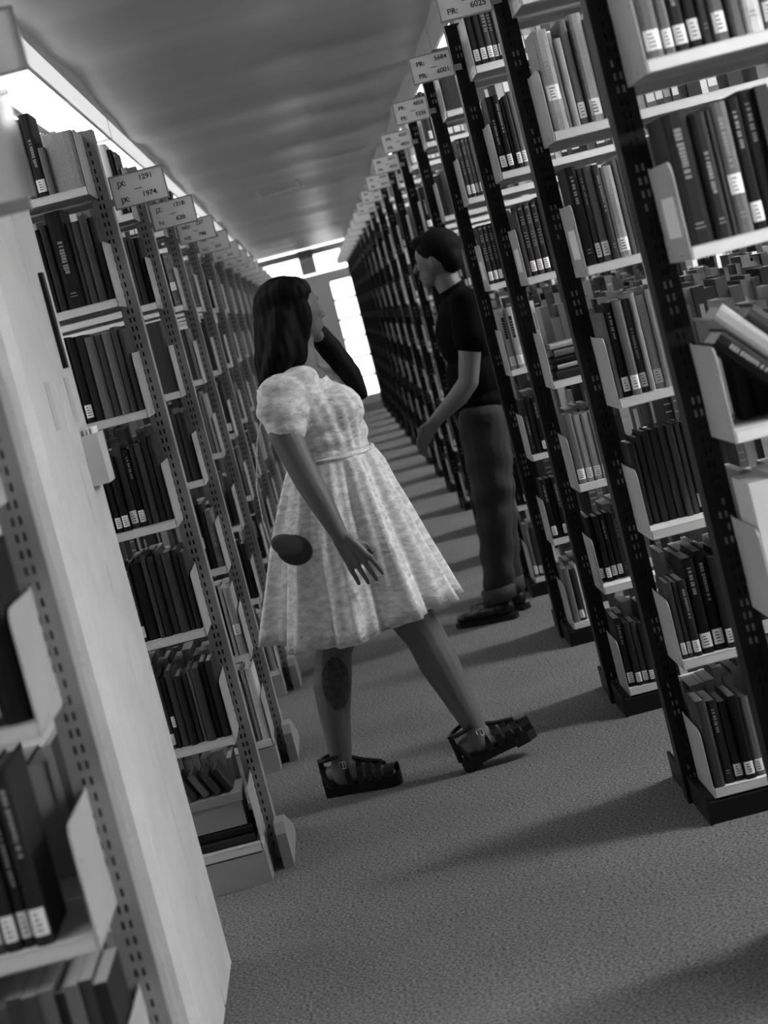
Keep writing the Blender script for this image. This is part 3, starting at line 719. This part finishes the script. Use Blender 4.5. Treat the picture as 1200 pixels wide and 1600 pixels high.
# inside layer gives the cloth its thickness
inner = [[bm.verts.new(v.co + (Vector(w(c[1], 0, v.co.z))-v.co).normalized()*.004) for v in r] for r, c in zip(rings, prof)]
for A, B in zip(inner, inner[1:]):
    for j in range(NS):
        f = bm.faces.new((A[j], B[j], B[(j+1) % NS], A[(j+1) % NS])); f.smooth = True
for A, B in ((rings[-1], inner[-1]), (inner[0], rings[0])):
    for j in range(NS): bm.faces.new((A[j], A[(j+1) % NS], B[(j+1) % NS], B[j])).smooth = True
me = bpy.data.meshes.new('dress'); bm.to_mesh(me); bm.free(); me.materials.append(m_dress)
dr = link('dress', me, wo)
bm = bmesh.new(); tp = [w(-.063+.140*math.cos(a), .156*math.sin(a), 1.068+.004*math.sin(a*2)) for a in [2*math.pi*j/48 for j in range(49)]]
tube(bm, tp, .006, 8); part('waist_seam', bm, m_dress, dr, smooth=True)
# sandals
def sandal(h, f, u, label):
    f = Vector(f).normalized(); u = Vector(u).normalized(); s = f.cross(u)
    P = lambda a, b, k: h+f*a+u*b+s*k
    bm = bmesh.new()
    out = [(-.008, .0), (-.004, .026), (.05, .032), (.11, .033), (.17, .044), (.215, .042), (.245, .02), (.25, 0), (.245, -.025), (.215, -.044), (.17, -.045), (.11, -.033), (.05, -.032), (-.004, -.026)]
    def slab(pts, b0, b1):
        A = [bm.verts.new(P(a, b0, k)) for a, k in pts]; B = [bm.verts.new(P(a, b1, k)) for a, k in pts]
        bm.faces.new(A); bm.faces.new(B[::-1])
        for i in range(len(pts)): bm.faces.new((A[i], B[i], B[(i+1) % len(pts)], A[(i+1) % len(pts)]))
    slab(out, -.026, 0.004); slab([(a*.98, k*.94) for a, k in out if a < .09]+[], -.034, -.026); slab([(a, k*.96) for a, k in out if a > .12], -.034, -.026)
    sd = part('sandal', bm, m_sole, wo); sd['label'] = label
    bm = bmesh.new()
    def strap(a0, a1, hgt, hw, wd, steps=9):
        rows = []
        for i in range(steps):
            t = math.pi*i/(steps-1); k = -hw*math.cos(t); b = hgt*math.sin(t)**.7 if 0 < i < steps-1 else 0
            a = a0+(a1-a0)*math.sin(t)
            rows.append((P(a-wd/2, b, k), P(a+wd/2, b, k)))
        for (p, q), (r_, t_) in zip(rows, rows[1:]):
            o = .0028
            vs = [bm.verts.new(x) for x in (p, q, t_, r_)]; c = (p+q+r_+t_)/4; n = (c-P(a0, .0, 0)).normalized()
            v2 = [bm.verts.new(x+n*o) for x in (p, q, t_, r_)]
            bm.faces.new(vs[::-1]); bm.faces.new(v2)
            for i in range(4): bm.faces.new((vs[i], vs[(i+1) % 4], v2[(i+1) % 4], v2[i]))
    strap(.222, .226, .036, .038, .034); strap(.19, .19, .047, .043, .021); strap(.160, .160, .055, .043, .020); strap(.130, .128, .064, .040, .020); strap(.092, .082, .088, .038, .020)
    part('straps', bm, m_leather, sd)
    bm = bmesh.new()
    tube(bm, [P(.20, .048, 0), (P(.14, .064, 0)), P(.10, .082, 0), P(.075, .098, 0)], .007)
    ring = [P(.046+.046*math.cos(a), .094+.006*math.cos(a), .040*math.sin(a)) for a in [2*math.pi*j/20 for j in range(21)]]
    tube(bm, ring, .007); tube(bm, [P(-.006, .0, 0), P(-.004, .05, 0), P(-.004, .092, 0)], .009)
    tube(bm, [P(.02, 0, .03), P(-.002, .06, .018)], .007); tube(bm, [P(.02, 0, -.03), P(-.002, .06, -.018)], .007)
    part('ankle_strap', bm, m_leather, sd)
    bm = bmesh.new(); c = P(.082, .066, -.0385 if s.y > 0 else .0385)
    for aa, bb in (((-.010, -.011), (.010, -.011)), ((.010, -.011), (.010, .011)), ((.010, .011), (-.010, .011)), ((-.010, .011), (-.010, -.011)), ((0, -.011), (0, .011))):
        tube(bm, [c+f*aa[0]+u*aa[1], c+f*bb[0]+u*bb[1]], .0018, 6)
    part('buckle', bm, m_chrome, sd)
sandal(h1, f1, u1, 'black chunky-soled fisherman sandal flat on the carpet'); sandal(h2, f2, u2, 'black fisherman sandal with toe lifted')
# little round shoulder bag at the hip (rests against the skirt)
t = thing('shoulder_bag', 'small round dark grey bag hanging at back hip of the woman', 'bag', (-.245, WY-.262, .845))
bm = bmesh.new(); sph(bm, (.012, 0, -.008), (.055, .026, .046), (0, 30, 0), 28, 16); part('pouch', bm, m_bag, t, smooth=True)
bm = bmesh.new(); sph(bm, (-.002, -.009, .010), (.056, .022, .034), (0, 30, 0), 24, 14); part('flap', bm, mat('bag_flap', .05, .45), t, smooth=True)
bm = bmesh.new(); tube(bm, [(-.055, 0, .03), (-.06, .05, .10), (-.055, .082, .2), (-.02, .11, .33), (.04, .125, .46), (.09, .15, .50)], .0025, 6); part('strap', bm, m_dress, t)

# ---- man in black t-shirt standing between the bookcases on the right
MY = 9.37
ma = thing('person', 'man in black t-shirt and dark turned-up trousers standing beside right bookcases', 'person', (.6, MY, 0))
def m_(x, dy, z): return (x-.6, dy, z)
bm = bmesh.new()
sph(bm, m_(.61, 0, .93), (.115, .16, .11)); sph(bm, m_(.62, 0, 1.08), (.11, .15, .14)); sph(bm, m_(.625, 0, 1.27), (.115, .17, .15)); sph(bm, m_(.635, 0, 1.38), (.085, .18, .07))
chain(bm, [(m_(.63, 0, 1.42), .062), (m_(.60, 0, 1.52), .056)])
mh = Vector(m_(.585, 0, 1.615)); MR = Matrix.Rotation(R(180-22), 4, 'Z')
def mp(x, y, z): return mh+MR @ Vector((x, y, z))
sph(bm, mp(-.005, 0, .015), (.097, .077, .10)); sph(bm, mp(.035, 0, -.05), (.058, .056, .062)); sph(bm, mp(.066, 0, -.095), (.026, .03, .022)); sph(bm, mp(.055, 0, .03), (.04, .058, .045))
chain(bm, [(mp(.093, 0, .005), .007), (mp(.110, 0, -.03), .012)]); sph(bm, mp(.09, 0, -.06), (.012, .025, .008)); sph(bm, mp(.088, 0, -.072), (.012, .02, .008))
for sy in (-1, 1): sph(bm, mp(-.005, sy*.078, -.01), (.02, .010, .034)); sph(bm, mp(.066, sy*.03, -.02), (.024, .022, .022))
chain(bm, [(m_(.645, -.185, 1.40), .058), (m_(.625, -.205, 1.24), .052), (m_(.575, -.215, 1.07), .044), (m_(.52, -.215, 1.02), .044), (m_(.40, -.215, .945), .028)])
hand(bm, m_(.395, -.215, .94), (-.72, .05, -.65), (.5, .4, -.6), (-.2, -.3, .6), 1.05, 24)
chain(bm, [(m_(.645, .185, 1.40), .058), (m_(.66, .21, 1.18), .048), (m_(.60, .21, .95), .03)])
hand(bm, m_(.598, .21, .94), (-.3, 0, -1), (0, -1, 0), (-1, 0, 0), 1.05, 24)
chain(bm, [(m_(.60, -.09, .88), .085), (m_(.55, -.09, .48), .055), (m_(.50, -.05, .10), .035)])
chain(bm, [(m_(.62, .09, .88), .085), (m_(.58, .10, .48), .055), (m_(.545, .12, .10), .035)])
link('body', blob(bm, 'body', [m_skinm], .0045, 4), ma)
for sy in (-1, 1):
    bm = bmesh.new(); sph(bm, mp(.085, sy*.03, .003), (.007, .012, .006), u=10, v=8); sph(bm, mp(.09, sy*.031, .024), (.006, .018, .004), u=10, v=6); part('eye', bm, m_ink, ma, smooth=True)
bm = bmesh.new(); sph(bm, mp(-.02, 0, .04), (.103, .086, .095)); sph(bm, mp(-.055, 0, -.01), (.06, .074, .07)); sph(bm, mp(.05, 0, .085), (.05, .062, .035))
link('hair', blob(bm, 'hair', [m_hairm], .006, 3), ma)
bm = bmesh.new()
sph(bm, m_(.615, 0, .96), (.130, .175, .08)); sph(bm, m_(.62, 0, 1.06), (.130, .170, .16)); sph(bm, m_(.625, 0, 1.26), (.133, .188, .17)); sph(bm, m_(.638, 0, 1.385), (.10, .19, .075))
chain(bm, [(m_(.63, 0, 1.40), .08), (m_(.62, 0, 1.455), .066)])
for sy in (-1, 1): chain(bm, [(m_(.645, sy*.18, 1.40), .072), (m_(.63 if sy < 0 else .655, sy*.208, 1.25), .078)])
chain(bm, [(m_(.60, -.05, .93), .11), (m_(.60, .05, .93), .11)])
link('t_shirt', blob(bm, 't_shirt', [m_shirt], .007, 5), ma)
def folds(c):
    return c+Vector((math.sin(c.z*46+c.x*18)*.004, math.sin(c.z*38+c.y*30)*.004, 0))
bm = bmesh.new()
sph(bm, m_(.61, 0, .90), (.128, .172, .10))
chain(bm, [(m_(.60, -.085, .88), .112), (m_(.575, -.09, .66), .098), (m_(.55, -.085, .48), .084), (m_(.515, -.06, .26), .074), (m_(.492, -.05, .13), .068)])
chain(bm, [(m_(.62, .085, .88), .112), (m_(.60, .095, .66), .098), (m_(.585, .10, .48), .084), (m_(.56, .11, .26), .074), (m_(.548, .12, .13), .068)])
tr = link('trousers', blob(bm, 'trousers', [m_trouser], .007, 4, folds), ma)
for c in ((m_(.488, -.05, .118)), (m_(.546, .12, .118))):
    bm = bmesh.new()
    rr = [(Vector(c)+Vector((.07*math.cos(a), .07*math.sin(a), .008*math.cos(a)))) for a in [2*math.pi*j/24 for j in range(25)]]
    rg = []
    for z, q in ((-.03, 1.0), (-.03, 1.08), (.03, 1.1), (.034, .98)):
        rg.append([bm.verts.new((c[0]+.07*q*math.cos(a), c[1]+.07*q*math.sin(a), c[2]+z+.006*math.cos(a))) for a in [2*math.pi*j/24 for j in range(24)]])
    for A, B in zip(rg, rg[1:]+rg[:1]):
        for j in range(24): bm.faces.new((A[j], A[(j+1) % 24], B[(j+1) % 24], B[j]))
    part('cuff', bm, m_cuff, tr, smooth=True)
def shoe(hx, hy, ang):
    h = Vector(m_(hx, hy, 0)); f = Vector((math.cos(ang), math.sin(ang), 0)); s = Vector((-f.y, f.x, 0))
    P = lambda a, k, z: h+f*a+s*k+Vector((0, 0, z))
    bm = bmesh.new()
    sph(bm, P(.045, 0, .055), (.05, .04, .045)); cap(bm, P(.04, 0, .05), .038, P(.15, 0, .05), .036); cap(bm, P(.14, 0, .047), .036, P(.225, 0, .036), .030)
    sph(bm, P(.235, 0, .036), (.042, .04, .028), (0, 0, math.degrees(ang))); cap(bm, P(.05, 0, .085), .035, P(.11, 0, .075), .032)
    so = link('shoe', blob(bm, 'shoe', [m_leather], .005, 3), ma)
    bm = bmesh.new(); out = [(-.012, .02), (.0, .036), (.06, .04), (.12, .037), (.19, .047), (.25, .042), (.28, .018), (.285, 0)]
    out = out+[(a, -k) for a, k in out[::-1] if k]
    def slab(pts, z0, z1):
        A = [bm.verts.new(P(a, k, z0)) for a, k in pts]; B = [bm.verts.new(P(a, k, z1)) for a, k in pts]
        bm.faces.new(A); bm.faces.new(B[::-1])
        for i in range(len(pts)): bm.faces.new((A[i], B[i], B[(i+1) % len(pts)], A[(i+1) % len(pts)]))
    slab(out, .008, .024); slab([p for p in out if p[0] < .1], 0, .008); slab([p for p in out if p[0] > .11], 0, .008); part('sole', bm, m_sole, so)
    bm = bmesh.new()
    for j in range(4): tube(bm, [P(.12+j*.018, -.022, .083-j*.005), P(.125+j*.018, 0, .092-j*.006), P(.12+j*.018, .022, .083-j*.005)], .0025, 6)
    tube(bm, [P(.115, 0, .098), P(.11, -.03, .112), P(.13, -.05, .10), P(.12, -.01, .098)], .002, 6); tube(bm, [P(.115, 0, .098), P(.13, .03, .115), P(.14, .05, .095), P(.12, .01, .098)], .002, 6)
    part('laces', bm, m_leather, so)
shoe(.530, -.085, R(154)); shoe(.60, .09, R(150))
